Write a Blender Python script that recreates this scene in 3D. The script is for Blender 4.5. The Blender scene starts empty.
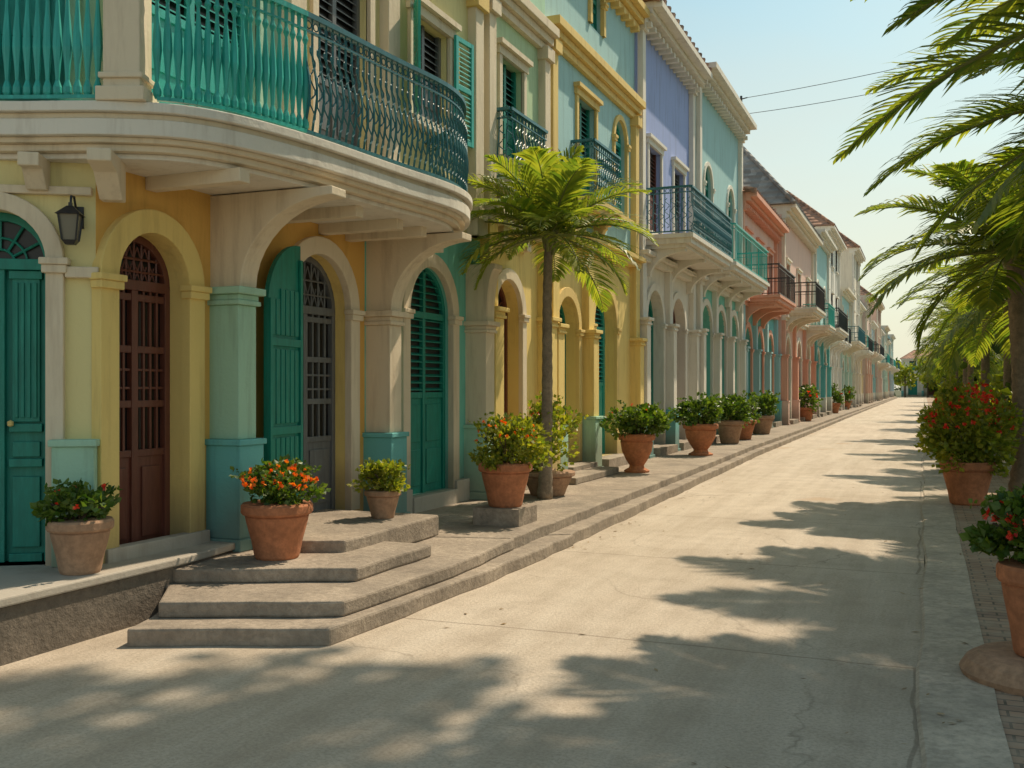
import bpy, bmesh, math, random
from mathutils import Vector, Matrix
random.seed(7)
R=random
sc=bpy.context.scene
sc.view_settings.view_transform='Standard'; sc.view_settings.look='None'; sc.view_settings.exposure=0
# ------------------------------------------------------------------ materials
def newmat(name):
    m=bpy.data.materials.new(name); m.use_nodes=True
    nt=m.node_tree; b=nt.nodes['Principled BSDF']; return m,nt,b
def N(nt,t,**k):
    n=nt.nodes.new(t)
    for a,v in k.items(): setattr(n,a,v)
    return n
def noise(nt,scale,detail=5,rough=.6,vec=None):
    n=N(nt,'ShaderNodeTexNoise'); n.inputs['Scale'].default_value=scale; n.inputs['Detail'].default_value=min(detail,4); n.inputs['Roughness'].default_value=rough
    if vec is not None: nt.links.new(vec,n.inputs['Vector'])
    return n.outputs['Fac']
def ramp(nt,fac,stops):
    r=N(nt,'ShaderNodeValToRGB'); e=r.color_ramp.elements
    while len(e)<len(stops): e.new(.5)
    for i,(p,c) in enumerate(stops):
        e[i].position=p; e[i].color=(c[0],c[1],c[2],1) if not isinstance(c,(int,float)) else (c,c,c,1)
    nt.links.new(fac,r.inputs[0]); return r.outputs[0]
def mixc(nt,fac,a,b,mode='MIX'):
    m=N(nt,'ShaderNodeMix',data_type='RGBA',blend_type=mode)
    for i,v in ((0,fac),(6,a),(7,b)):
        if isinstance(v,(int,float)): m.inputs[i].default_value=v if i==0 else (v,v,v,1)
        elif isinstance(v,tuple): m.inputs[i].default_value=(*v[:3],1)
        else: nt.links.new(v,m.inputs[i])
    return m.outputs[2]
def objvec(nt,scale=(1,1,1)):
    tc=N(nt,'ShaderNodeTexCoord')
    if scale==(1,1,1): return tc.outputs['Object']
    mp=N(nt,'ShaderNodeMapping'); mp.inputs['Scale'].default_value=scale
    nt.links.new(tc.outputs['Object'],mp.inputs['Vector']); return mp.outputs[0]
def bump(nt,b,h,strength=.3,dist=.02):
    bp=N(nt,'ShaderNodeBump'); bp.inputs['Strength'].default_value=strength; bp.inputs['Distance'].default_value=dist
    nt.links.new(h,bp.inputs['Height']); nt.links.new(bp.outputs[0],b.inputs['Normal'])
def stucco(name,c,grime=.5,var=.22,rough=.85,bmp=True):
    m,nt,b=newmat(name)
    v=objvec(nt); vs=objvec(nt,(3,3,.35))
    n1=noise(nt,.9,4,.65,v); n2=noise(nt,2.2,4,.7,vs)
    col=mixc(nt,ramp(nt,n1,[(.3,1-var),(.7,1.0)]),tuple(x*(1-var) for x in c),c)
    dirt=(c[0]*.5,c[1]*.43,c[2]*.38)
    col=mixc(nt,ramp(nt,n2,[(.5,0),(.75,grime)]),col,dirt)
    sp=N(nt,'ShaderNodeSeparateXYZ'); nt.links.new(v,sp.inputs[0])
    ad=N(nt,'ShaderNodeMath',operation='MULTIPLY_ADD'); nt.links.new(n1,ad.inputs[0]); ad.inputs[1].default_value=-1.0; nt.links.new(sp.outputs['Z'],ad.inputs[2])
    col=mixc(nt,ramp(nt,ad.outputs[0],[(-.0,.55),(.5,0)]),col,(.18,.14,.1))
    nt.links.new(col,b.inputs['Base Color']); b.inputs['Roughness'].default_value=rough
    if bmp: bump(nt,b,noise(nt,30,3,.65,v),.35,.012)
    return m
def paint(name,c,rough=.5,var=.35):
    m,nt,b=newmat(name); v=objvec(nt,(6,6,1.0)); n1=noise(nt,3,4,.7,v); n2=noise(nt,22,2,.6,objvec(nt,(1,1,.15)))
    col=mixc(nt,ramp(nt,n1,[(.3,0),(.72,1)]),c,tuple(x*(1-var) for x in c))
    col=mixc(nt,ramp(nt,n2,[(.58,0),(.8,.35)]),col,tuple(min(1,x*1.5+.04) for x in c))
    nt.links.new(col,b.inputs['Base Color']); b.inputs['Roughness'].default_value=rough
    return m
def leafmat(name,c1,c2,trans=.4):
    m,nt,b=newmat(name); g=N(nt,'ShaderNodeNewGeometry')
    col=ramp(nt,g.outputs['Random Per Island'],[(0,c1),(1,c2)])
    nt.links.new(col,b.inputs['Base Color']); b.inputs['Roughness'].default_value=.45
    tr=N(nt,'ShaderNodeBsdfTranslucent'); nt.links.new(mixc(nt,1,col,(2.5,2.4,.7),'MULTIPLY'),tr.inputs[0])
    mx=N(nt,'ShaderNodeMixShader'); mx.inputs[0].default_value=trans
    nt.links.new(b.outputs[0],mx.inputs[1]); nt.links.new(tr.outputs[0],mx.inputs[2])
    nt.links.new(mx.outputs[0],nt.nodes['Material Output'].inputs[0]); return m
CREAM=stucco('cream_plaster',(.72,.61,.45),.5)
WHITE=stucco('white_plaster',(.74,.69,.60),.45)
OCHRE=stucco('ochre_plaster',(.74,.43,.11),.45)
YEL=stucco('yellow_plaster',(.80,.60,.21),.45)
PALEY=stucco('pale_yellow_plaster',(.74,.64,.31),.45)
MINT=stucco('mint_plaster',(.38,.60,.45),.45)
AQUA=stucco('aqua_plaster',(.19,.56,.47),.45)
GREEN=stucco('green_plaster',(.46,.60,.37),.45)
SKYB=stucco('blue_plaster',(.35,.56,.57),.45)
PERI=stucco('periwinkle_plaster',(.31,.38,.66),.45)
TURQ=stucco('turquoise_plaster',(.15,.46,.45),.5)
CORAL=stucco('coral_plaster',(.74,.37,.26),.4)
PINK=stucco('pink_plaster',(.76,.50,.41),.4)
GOLD=stucco('gold_trim',(.76,.55,.20),.45)
F_=lambda n,c: stucco(n,c,.4,.18,.9,False)  # far-house plasters: distance haze painted in as paler, desaturated wall colour
fCREAM=F_('hazed_cream',(.76,.69,.57)); fWHITE=F_('hazed_white',(.78,.75,.68)); fTURQ=F_('hazed_turquoise',(.38,.60,.59)); fPINK=F_('hazed_pink',(.76,.58,.50))
fCORAL=F_('hazed_coral',(.74,.48,.37)); fYEL=F_('hazed_yellow',(.78,.67,.44)); fBLUE=F_('hazed_blue',(.50,.63,.69)); fMINT=F_('hazed_mint',(.54,.69,.60)); fPERI=F_('hazed_periwinkle',(.52,.57,.70))
TEAL=paint('teal_paint',(.008,.25,.19))
TEALB=paint('teal_rail_paint',(.03,.42,.36),.4)
SLATE=paint('slate_rail_paint',(.02,.15,.18),.4)
BROWN=paint('oxblood_wood',(.16,.05,.032),.45)
GREY=paint('grey_iron',(.16,.165,.17),.45)
BLACK=paint('black_iron',(.02,.02,.022),.4)
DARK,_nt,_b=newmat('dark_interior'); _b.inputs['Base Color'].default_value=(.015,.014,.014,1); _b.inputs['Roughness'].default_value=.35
def stone(name,c,sc1=1.2,bs=.5,lo=.6):
    m,nt,b=newmat(name); v=objvec(nt); n1=noise(nt,sc1,4,.7,v); n2=noise(nt,18,4,.7,v)
    col=mixc(nt,ramp(nt,n1,[(.32,0),(.66,1)]),tuple(x*lo for x in c),c)
    col=mixc(nt,ramp(nt,n2,[(.35,.6),(.62,0)]),col,tuple(x*.42 for x in c))
    nt.links.new(col,b.inputs['Base Color']); b.inputs['Roughness'].default_value=.9
    bump(nt,b,n2,bs,.02); return m
STEP=stone('worn_step_stone',(.44,.36,.28),1.6,.7,.5)
PLINTH=stone('plinth_stone',(.22,.18,.14),1.5,.7)
TERRA=stone('terracotta',(.60,.23,.105),3,.25)
TERRAP=stone('pale_terracotta',(.52,.31,.19),3,.25)
SOIL=stone('soil',(.06,.04,.025))
TRUNK=stone('palm_bark',(.36,.28,.20),6,.9)
BARK=stone('tree_bark',(.14,.10,.07),6,.9)
def tilemat(name,c):
    m,nt,b=newmat(name); v=objvec(nt); w=N(nt,'ShaderNodeTexWave'); w.bands_direction='Y'; w.inputs['Scale'].default_value=1.6; nt.links.new(v,w.inputs[0])
    vo=N(nt,'ShaderNodeTexVoronoi'); vo.inputs['Scale'].default_value=3.4; nt.links.new(v,vo.inputs['Vector'])
    col=mixc(nt,ramp(nt,vo.outputs['Color'],[(.2,0),(.8,1)]),tuple(x*.5 for x in c),c)
    nt.links.new(mixc(nt,ramp(nt,noise(nt,2,4,.7,v),[(.35,0),(.7,.5)]),col,(.14,.125,.11)),b.inputs['Base Color'])
    b.inputs['Roughness'].default_value=.9; bump(nt,b,w.outputs['Fac'],.8,.05); return m
TILEG=tilemat('grey_roof_tile',(.42,.385,.35)); TILER=tilemat('red_roof_tile',(.48,.25,.16))
def roadmat():
    m,nt,b=newmat('worn_concrete'); v=objvec(nt)
    n1=noise(nt,.35,4,.65,v); n2=noise(nt,2.5,4,.75,v); n3=noise(nt,45,4,.75,v)
    vs=objvec(nt,(2.2,.18,1)); n4=noise(nt,1.5,4,.7,vs)
    col=mixc(nt,ramp(nt,n1,[(.38,0),(.62,1)]),(.46,.38,.29),(.58,.49,.39))
    col=mixc(nt,ramp(nt,n2,[(.36,.5),(.58,0)]),col,(.37,.30,.225))
    col=mixc(nt,ramp(nt,n4,[(.46,0),(.68,.5)]),col,(.64,.56,.46))
    col=mixc(nt,ramp(nt,n4,[(.3,.4),(.46,0)]),col,(.33,.265,.195))
    col=mixc(nt,ramp(nt,n3,[(.36,.5),(.58,0)]),col,(.25,.205,.155))
    nz=N(nt,'ShaderNodeTexNoise'); nz.inputs['Scale'].default_value=1.6; nz.inputs['Detail'].default_value=4; nt.links.new(v,nz.inputs['Vector'])
    vm=N(nt,'ShaderNodeVectorMath',operation='MULTIPLY_ADD'); nt.links.new(nz.outputs['Color'],vm.inputs[0]); vm.inputs[1].default_value=(.9,.9,0); nt.links.new(v,vm.inputs[2])
    vo=N(nt,'ShaderNodeTexVoronoi',feature='DISTANCE_TO_EDGE'); vo.inputs['Scale'].default_value=.42; nt.links.new(vm.outputs[0],vo.inputs['Vector'])
    cr=ramp(nt,vo.outputs['Distance'],[(.0,1),(.006,0)])
    crk=mixc(nt,1,cr,ramp(nt,n1,[(.42,0),(.6,.6)]),'MULTIPLY')
    vm2=N(nt,'ShaderNodeVectorMath',operation='MULTIPLY_ADD'); nt.links.new(nz.outputs['Color'],vm2.inputs[0]); vm2.inputs[1].default_value=(.10,.10,0); nt.links.new(v,vm2.inputs[2])
    br=N(nt,'ShaderNodeTexBrick'); br.inputs['Scale'].default_value=1; br.inputs['Brick Width'].default_value=60; br.inputs['Row Height'].default_value=3.3; br.inputs['Mortar Size'].default_value=.016; br.inputs['Mortar Smooth'].default_value=.6
    nt.links.new(vm2.outputs[0],br.inputs[0])
    jf=mixc(nt,1,br.outputs['Fac'],(.6,.6,.6),'MULTIPLY')
    col=mixc(nt,crk,col,(.15,.115,.08)); col=mixc(nt,jf,col,(.18,.14,.10))
    vo2=N(nt,'ShaderNodeTexVoronoi'); vo2.inputs['Scale'].default_value=.38; nt.links.new(vm.outputs[0],vo2.inputs['Vector'])
    pt=ramp(nt,vo2.outputs['Distance'],[(.08,.6),(.15,0)])
    col=mixc(nt,pt,col,(.38,.24,.13))
    nt.links.new(col,b.inputs['Base Color']); b.inputs['Roughness'].default_value=.75
    bump(nt,b,mixc(nt,.6,n2,n3),.6,.025); return m
ROAD=roadmat()
GUT=stone('gutter_concrete',(.62,.53,.42),1.5,.5)
def pavermat():
    m,nt,b=newmat('brick_pavers'); v=objvec(nt); br=N(nt,'ShaderNodeTexBrick'); nt.links.new(v,br.inputs[0])
    br.inputs['Scale'].default_value=1; br.inputs['Brick Width'].default_value=.2; br.inputs['Row Height'].default_value=.1; br.inputs['Mortar Size'].default_value=.008
    br.inputs['Color1'].default_value=(.42,.27,.18,1); br.inputs['Color2'].default_value=(.27,.18,.13,1); br.inputs['Mortar'].default_value=(.12,.095,.07,1)
    n=noise(nt,3,4,.7,v); col=mixc(nt,ramp(nt,n,[(.4,0),(.65,.7)]),br.outputs[0],(.42,.34,.25)); nt.links.new(col,b.inputs['Base Color'])
    b.inputs['Roughness'].default_value=.9; bump(nt,b,br.outputs['Fac'],-.6,.01); return m
PAV=pavermat()
def groundmat():
    m,nt,b=newmat('ground_grass'); v=objvec(nt); n=noise(nt,.5,4,.7,v); n2=noise(nt,9,4,.7,v)
    col=mixc(nt,ramp(nt,n,[(.4,0),(.6,1)]),(.12,.10,.06),(.07,.095,.03)); col=mixc(nt,ramp(nt,n2,[(.4,.5),(.6,0)]),col,(.03,.035,.015))
    nt.links.new(col,b.inputs['Base Color']); b.inputs['Roughness'].default_value=1; return m
GRD=groundmat()
LEAF=leafmat('bush_leaf',(.03,.08,.012),(.12,.18,.025),.3)
LEAFY=leafmat('bush_leaf_bright',(.10,.16,.018),(.27,.27,.035),.38)
LEAFD=leafmat('tree_leaf',(.03,.07,.015),(.10,.14,.028),.3)
LITTER=leafmat('dry_leaf',(.12,.07,.03),(.30,.19,.07),.1)
PALML=leafmat('palm_leaf',(.08,.14,.028),(.23,.25,.05),.45)
PALMR=leafmat('palm_rachis',(.18,.2,.06),(.22,.24,.07),.1)
RED=leafmat('red_petals',(.60,.02,.02),(.8,.10,.05),.2)
ORANGE=leafmat('orange_petals',(.75,.10,.01),(.8,.28,.02),.2)
# ------------------------------------------------------------------ mesh builder
def empty(name,loc=(0,0,0)):
    e=bpy.data.objects.new(name,None); e.location=loc; e.empty_display_size=.3; sc.collection.objects.link(e); return e
class Fr:
    def __init__(s,o,u,n): s.o=Vector((o[0],o[1],0)); s.u=Vector((u[0],u[1],0)); s.n=Vector((n[0],n[1],0))
    def __call__(s,a,d,z): return s.o+s.u*a+s.n*d+Vector((0,0,z))
MAIN=Fr((-5.6,0),(0,1),(1,0))
CH=Fr((-5.6,5.6),(.844,.537),(.537,-.844))
class MB:
    def __init__(s,name,parent=None): s.name=name; s.p=parent; s.v=[]; s.f=[]; s.mi=[]; s.mats=[]
    def m(s,mat):
        if mat not in s.mats: s.mats.append(mat)
        return s.mats.index(mat)
    def add(s,vs,fs,mat):
        o=len(s.v); s.v+= [tuple(x) for x in vs]; k=s.m(mat)
        for f in fs: s.f.append(tuple(o+i for i in f)); s.mi.append(k)
    def box(s,F,a0,a1,d0,d1,z0,z1,mat):
        vs=[F(a,d,z) for z in (z0,z1) for d in (d0,d1) for a in (a0,a1)]
        s.add(vs,[(0,1,3,2),(4,6,7,5),(0,4,5,1),(1,5,7,3),(3,7,6,2),(2,6,4,0)],mat)
    def slat(s,F,a0,a1,d0,d1,z,h,t,mat):
        vs=[F(a,d,zz) for (d,zz) in ((d0,z+h),(d1,z),(d1,z+t),(d0,z+h+t)) for a in (a0,a1)]
        s.add(vs,[(0,1,3,2),(2,3,5,4),(4,5,7,6),(6,7,1,0),(0,2,4,6),(1,7,5,3)],mat)
    def prism(s,pts,z0,z1,mat,topmat=None):
        n=len(pts); vs=[(p[0],p[1],z0) for p in pts]+[(p[0],p[1],z1) for p in pts]
        s.add(vs,[(i,(i+1)%n,n+(i+1)%n,n+i) for i in range(n)]+[tuple(range(n-1,-1,-1)),tuple(range(n,2*n))],mat)
    def prof(s,F,pts,a0,a1,mat):
        n=len(pts); vs=[F(a0,d,z) for d,z in pts]+[F(a1,d,z) for d,z in pts]
        s.add(vs,[(i,(i+1)%n,n+(i+1)%n,n+i) for i in range(n)]+[tuple(range(n)),tuple(range(2*n-1,n-1,-1))],mat)
    def tube(s,pts,r,mat,k=6):
        pts=[Vector(p) for p in pts]; n=len(pts); vs=[]
        rr=r if isinstance(r,(list,tuple)) else [r]*n
        for i,p in enumerate(pts):
            t=(pts[min(i+1,n-1)]-pts[max(i-1,0)]).normalized()
            a=Vector((0,0,1)) if abs(t.z)<.9 else Vector((1,0,0))
            x=t.cross(a).normalized(); y=t.cross(x)
            for j in range(k): q=2*math.pi*j/k; vs.append(p+(x*math.cos(q)+y*math.sin(q))*rr[i])
        fs=[(i*k+j,i*k+(j+1)%k,(i+1)*k+(j+1)%k,(i+1)*k+j) for i in range(n-1) for j in range(k)]
        fs+= [tuple(range(k)),tuple(range(n*k-1,(n-1)*k-1,-1))]
        s.add(vs,fs,mat)
    def lathe(s,c,prof,mat,k=28):
        vs=[];n=len(prof)
        for r,z in prof:
            for j in range(k): q=2*math.pi*j/k; vs.append((c[0]+r*math.cos(q),c[1]+r*math.sin(q),c[2]+z))
        fs=[(i*k+j,i*k+(j+1)%k,(i+1)*k+(j+1)%k,(i+1)*k+j) for i in range(n-1) for j in range(k)]
        fs+=[tuple(range(k))[::-1],tuple(range((n-1)*k,n*k))]
        s.add(vs,fs,mat)
    def done(s,bevel=0,smooth=False,recalc=True):
        me=bpy.data.meshes.new(s.name); me.from_pydata(s.v,[],s.f)
        for m in s.mats: me.materials.append(m)
        me.polygons.foreach_set('material_index',s.mi)
        if recalc:
            bm=bmesh.new(); bm.from_mesh(me); bmesh.ops.recalc_face_normals(bm,faces=bm.faces); bm.to_mesh(me); bm.free()
        if smooth: me.polygons.foreach_set('use_smooth',[True]*len(me.polygons))
        me.update(); ob=bpy.data.objects.new(s.name,me); sc.collection.objects.link(ob)
        if s.p: ob.parent=s.p
        if bevel:
            b=ob.modifiers.new('b','BEVEL'); b.width=bevel; b.segments=2; b.limit_method='ANGLE'; b.angle_limit=math.radians(50)
        return ob
# ------------------------------------------------------------------ building elements
def wall(M,F,s0,s1,z0,z1,ops,mat,rec=.3,seg=18,rev=None):
    rev=rev or mat; cur=s0
    def q(a0,a1,za,zb,d=0,mt=mat):
        if a1-a0>1e-4 and zb-za>1e-4: M.add([F(a0,d,za),F(a1,d,za),F(a1,d,zb),F(a0,d,zb)],[(0,1,2,3)],mt)
    for (c,hw,zb,zs,arch) in sorted(ops):
        q(cur,c-hw,z0,z1); q(c-hw,c+hw,z0,zb)
        if arch:
            pts=[(c-hw*math.cos(math.pi*i/seg),zs+hw*math.sin(math.pi*i/seg)) for i in range(seg+1)]
        else: pts=[(c-hw,zs),(c+hw,zs)]
        for a,b in zip(pts,pts[1:]):
            M.add([F(a[0],0,a[1]),F(b[0],0,b[1]),F(b[0],0,z1),F(a[0],0,z1)],[(0,1,2,3)],mat)
            M.add([F(a[0],0,a[1]),F(b[0],0,b[1]),F(b[0],-rec,b[1]),F(a[0],-rec,a[1])],[(0,1,2,3)],rev)
        for a in (c-hw,c+hw): M.add([F(a,0,zb),F(a,0,zs),F(a,-rec,zs),F(a,-rec,zb)],[(0,1,2,3)],rev)
        M.add([F(c-hw,0,zb),F(c+hw,0,zb),F(c+hw,-rec,zb),F(c-hw,-rec,zb)],[(0,1,2,3)],rev)
        cur=c+hw
    q(cur,s1,z0,z1)
def surround(M,F,c,hw,zb,zs,w,d,mat,seg=18,key=True):
    hi,ho=hw-.004,hw+w
    pi=[(c-hi,zb)]+[(c-hi*math.cos(math.pi*i/seg),zs+hi*math.sin(math.pi*i/seg)) for i in range(seg+1)]+[(c+hi,zb)]
    po=[(c-ho,zb)]+[(c-ho*math.cos(math.pi*i/seg),zs+ho*math.sin(math.pi*i/seg)) for i in range(seg+1)]+[(c+ho,zb)]
    n=len(pi)
    vs=[F(a,d,z) for a,z in pi]+[F(a,d,z) for a,z in po]+[F(a,-.02,z) for a,z in pi]+[F(a,-.02,z) for a,z in po]
    fs=[]
    for i in range(n-1): fs+= [(i,i+1,n+i+1,n+i),(n+i,n+i+1,3*n+i+1,3*n+i),(i,2*n+i,2*n+i+1,i+1)]
    M.add(vs,fs,mat)
    if key:
        for sgn in (-1,1):
            x=c+sgn*(hw+w/2); M.box(F,x-w/2-.025,x+w/2+.025,-.01,d+.03,zs-.09,zs-.03,mat); M.box(F,x-w/2-.04,x+w/2+.04,-.01,d+.045,zs-.03,zs+.02,mat)
def hwz(hw,zs,z,arch): 
    if not arch or z<=zs: return hw
    t=hw*hw-(z-zs)**2; return math.sqrt(t) if t>0 else 0
def door(M,F,c,hw,zb,zs,kind,rec,mat,arch=True,lod=0):
    d=-rec; seg=16; top=zs+(hw if arch else 0)
    pts=[(c-hw,zb),(c+hw,zb)]+([(c+hw*math.cos(math.pi*i/seg),zs+hw*math.sin(math.pi*i/seg)) for i in range(seg+1)] if arch else [(c+hw,zs),(c-hw,zs)])
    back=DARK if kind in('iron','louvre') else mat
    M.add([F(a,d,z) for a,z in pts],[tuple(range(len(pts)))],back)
    st=.06 if hw<.6 else .09
    e=d+.002
    for sg in (-1,1):
        x=c+sg*(hw-st/2); M.box(F,x-st/2,x+st/2,e,d+.06,zb,zs,mat)
    M.box(F,c-.035,c+.035,e,d+.055,zb,zs,mat)
    if arch:
        for i in range(seg):
            a0=math.pi*i/seg;a1=math.pi*(i+1)/seg; vs=[]
            for rr in (hw,hw-st):
                for a in (a0,a1):
                    for dd in (e,d+.06): vs.append(F(c-rr*math.cos(a),dd,zs+rr*math.sin(a)))
            M.add(vs,[(1,3,7,5),(4,5,7,6),(0,2,3,1)],mat)
        M.box(F,c-hw+st,c+hw-st,e,d+.07,zs-.05,zs+.03,mat)
    if kind=='panel':
        if arch:
            r=hw-st
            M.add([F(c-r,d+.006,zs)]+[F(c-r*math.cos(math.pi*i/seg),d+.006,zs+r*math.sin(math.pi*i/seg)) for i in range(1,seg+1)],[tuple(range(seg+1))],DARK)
            for i in range(1,6):
                a=math.pi*i/6; p0=F(c-.1*math.cos(a),d+.03,zs+.1*math.sin(a)); p1=F(c-r*math.cos(a),d+.03,zs+r*math.sin(a)); M.tube([p0,p1],.012,mat,4)
            for rr in (.1,r*.6): M.tube([F(c-rr*math.cos(math.pi*i/10),d+.032,zs+rr*math.sin(math.pi*i/10)) for i in range(11)],.011,mat,4)
        H=zs-.05-zb; rows=[(0.04,.30),(.35,.42),(.47,.98)]
        for sg in (-1,1):
            x0,x1=sorted((c+sg*.06,c+sg*(hw-st-.02)))
            for a,b in rows:
                M.box(F,x0+.02,x1-.02,e,d+.028,zb+H*a+.02,zb+H*b-.02,mat)
                k=4 if (b-a>.3 and lod==0) else 0
                for j in range(k):
                    xx=x0+.05+(x1-x0-.1)*j/(k-1); M.box(F,xx-.012,xx+.012,d+.02,d+.042,zb+H*a+.05,zb+H*b-.05,mat)
            for z in (0,.325,.445,.97): M.box(F,x0,x1,e,d+.045,zb+H*z,zb+H*z+.06,mat)
        M.lathe(F(c+.08,d+.07,zb+1.02),[(.001,-.025),(.022,-.015),(.022,.015),(.001,.025)],GOLD,10)
    elif kind=='louvre':
        H=top-zb; zl=zb+H*.42
        for sg in (-1,1):
            x0,x1=sorted((c+sg*.035,c+sg*(hw-st)))
            M.box(F,x0,x1,e,d+.03,zb,zl,mat)
            M.box(F,x0+.05,x1-.05,d+.028,d+.045,zb+.1,zb+(zl-zb)*.46,mat); M.box(F,x0+.05,x1-.05,d+.028,d+.045,zb+(zl-zb)*.54,zl-.08,mat)
            M.box(F,x0,x1,e,d+.05,zl,zl+.07,mat)
        z=zl+.09; stp=[.085,.16,.3][lod]
        while z<top-.1:
            h=hwz(hw-st*.6,zs,z+.03,arch)
            if h>.1: M.slat(F,c-h,c+h,d+.008,d+.05,z,stp*.3,.012,mat)
            z+=stp
        M.box(F,c-.03,c+.03,e,d+.06,zs,top-.03,mat)
    elif kind=='iron':
        if arch:
            r=hw-st
            for i in range(-3,4): 
                x=i*r/4; h=math.sqrt(r*r-x*x); M.tube([F(c+x,d+.04,zs),F(c+x,d+.04,zs+h)],.012,mat,4)
            for z in (.3,.6): 
                h=hwz(r,0,r*z,True); M.tube([F(c-h,d+.045,zs+r*z),F(c+h,d+.045,zs+r*z)],.012,mat,4)
            for i in range(-4,4):
                x0=i*r/4; 
                for sg in(-1,1):
                    p=[(x0+t*r/4*3*.5,t*r*.9) for t in (0,.5,1)]
                    p=[(sg*x,z) for x,z in p if x*x+z*z<r*r*.96]
                    if len(p)>1: M.tube([F(c+x,d+.035,zs+z) for x,z in p],.009,mat,4)
        H=zs-.05-zb
        for sg in (-1,1):
            x0,x1=sorted((c+sg*.035,c+sg*(hw-st)))
            M.box(F,x0,x1,e,d+.035,zb,zb+H*.36,mat)
            M.box(F,x0+.05,x1-.05,d+.03,d+.05,zb+.1,zb+H*.32,mat)
            for zz in (.36,.55,.76,.96): M.box(F,x0,x1,e,d+.05,zb+H*zz,zb+H*zz+.055,mat)
            for j in range(1,4):
                x=x0+(x1-x0)*j/4; M.box(F,x-.012,x+.012,d+.02,d+.045,zb+H*.36,zs,mat)
            for zz in (.62,.69): M.box(F,x0,x1,d+.022,d+.04,zb+H*zz,zb+H*zz+.02,mat)
def column(M,F,a0,a1,d,z0,zb,zc,mat,basemat,ztop=None):
    w=.045
    M.box(F,a0-w-.03,a1+w+.03,-.02,d+w+.03,z0,z0+.1,basemat)
    M.box(F,a0-w,a1+w,-.018,d+w,z0+.1,zb-.05,basemat); M.box(F,a0-w-.02,a1+w+.02,-.016,d+w+.02,zb-.05,zb,basemat)
    M.box(F,a0,a1,-.014,d,zb,zc-.12,mat)
    M.box(F,a0-.03,a1+.03,-.012,d+.03,zc-.12,zc-.08,mat); M.box(F,a0-.015,a1+.015,-.013,d+.015,zc-.08,zc-.03,mat)
    M.box(F,a0-.06,a1+.06,-.011,d+.06,zc-.03,zc+.03,mat)
    if ztop: M.box(F,a0,a1,-.013,d*.6,zc+.03,ztop,mat)
def bracket(M,F,a0,a1,d0,d1,z0,z1,mat):
    pts=[(-.01,z0),(d0,z0)]
    for i in range(1,11):
        t=i/10*math.pi/2; pts.append((d0+(d1-d0)*(1-math.cos(t)),z0+(z1-.07-z0)*math.sin(t)))
    pts+=[(d1,z1),(-.01,z1)]
    M.prof(F,pts,a0,a1,mat)
def window(M,F,c,hw,zb,zt,rec,frame,shut,lod=0,arch=False,closed=True):
    door(M,F,c,hw,zb,zt,'louvre' if closed else 'panel',rec,shut,arch,lod)
    w=.1
    if not arch:
        M.box(F,c-hw-w,c-hw,-.01,.045,zb,zt,frame); M.box(F,c+hw,c+hw+w,-.01,.045,zb,zt,frame)
        M.box(F,c-hw-w-.04,c+hw+w+.04,-.01,.06,zt,zt+.12,frame); M.box(F,c-hw-w-.08,c+hw+w+.08,-.01,.12,zt+.12,zt+.19,frame)
    else: surround(M,F,c,hw,zb,zt,w,.045,frame,12)
    M.box(F,c-hw-w-.06,c+hw+w+.06,-.01,.14,zb-.1,zb,frame)
def shutter(M,F,a0,a1,zb,zt,d0,d1,mat):
    t=.035
    def FF(a,d,z):
        f=(a-a0)/(a1-a0); return F(a,d0+(d1-d0)*f+d,z)
    M.box(FF,a0,a0+.06,0,t,zb,zt,mat);M.box(FF,a1-.06,a1,0,t,zb,zt,mat)
    for z in (zb,(zb+zt)/2,zt-.06): M.box(FF,a0+.06,a1-.06,0,t*.95,z,z+.06,mat)
    z=zb+.07
    while z<zt-.09: M.slat(FF,a0+.06,a1-.06,.0,t*.8,z,.03,.01,mat); z+=.06
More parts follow.
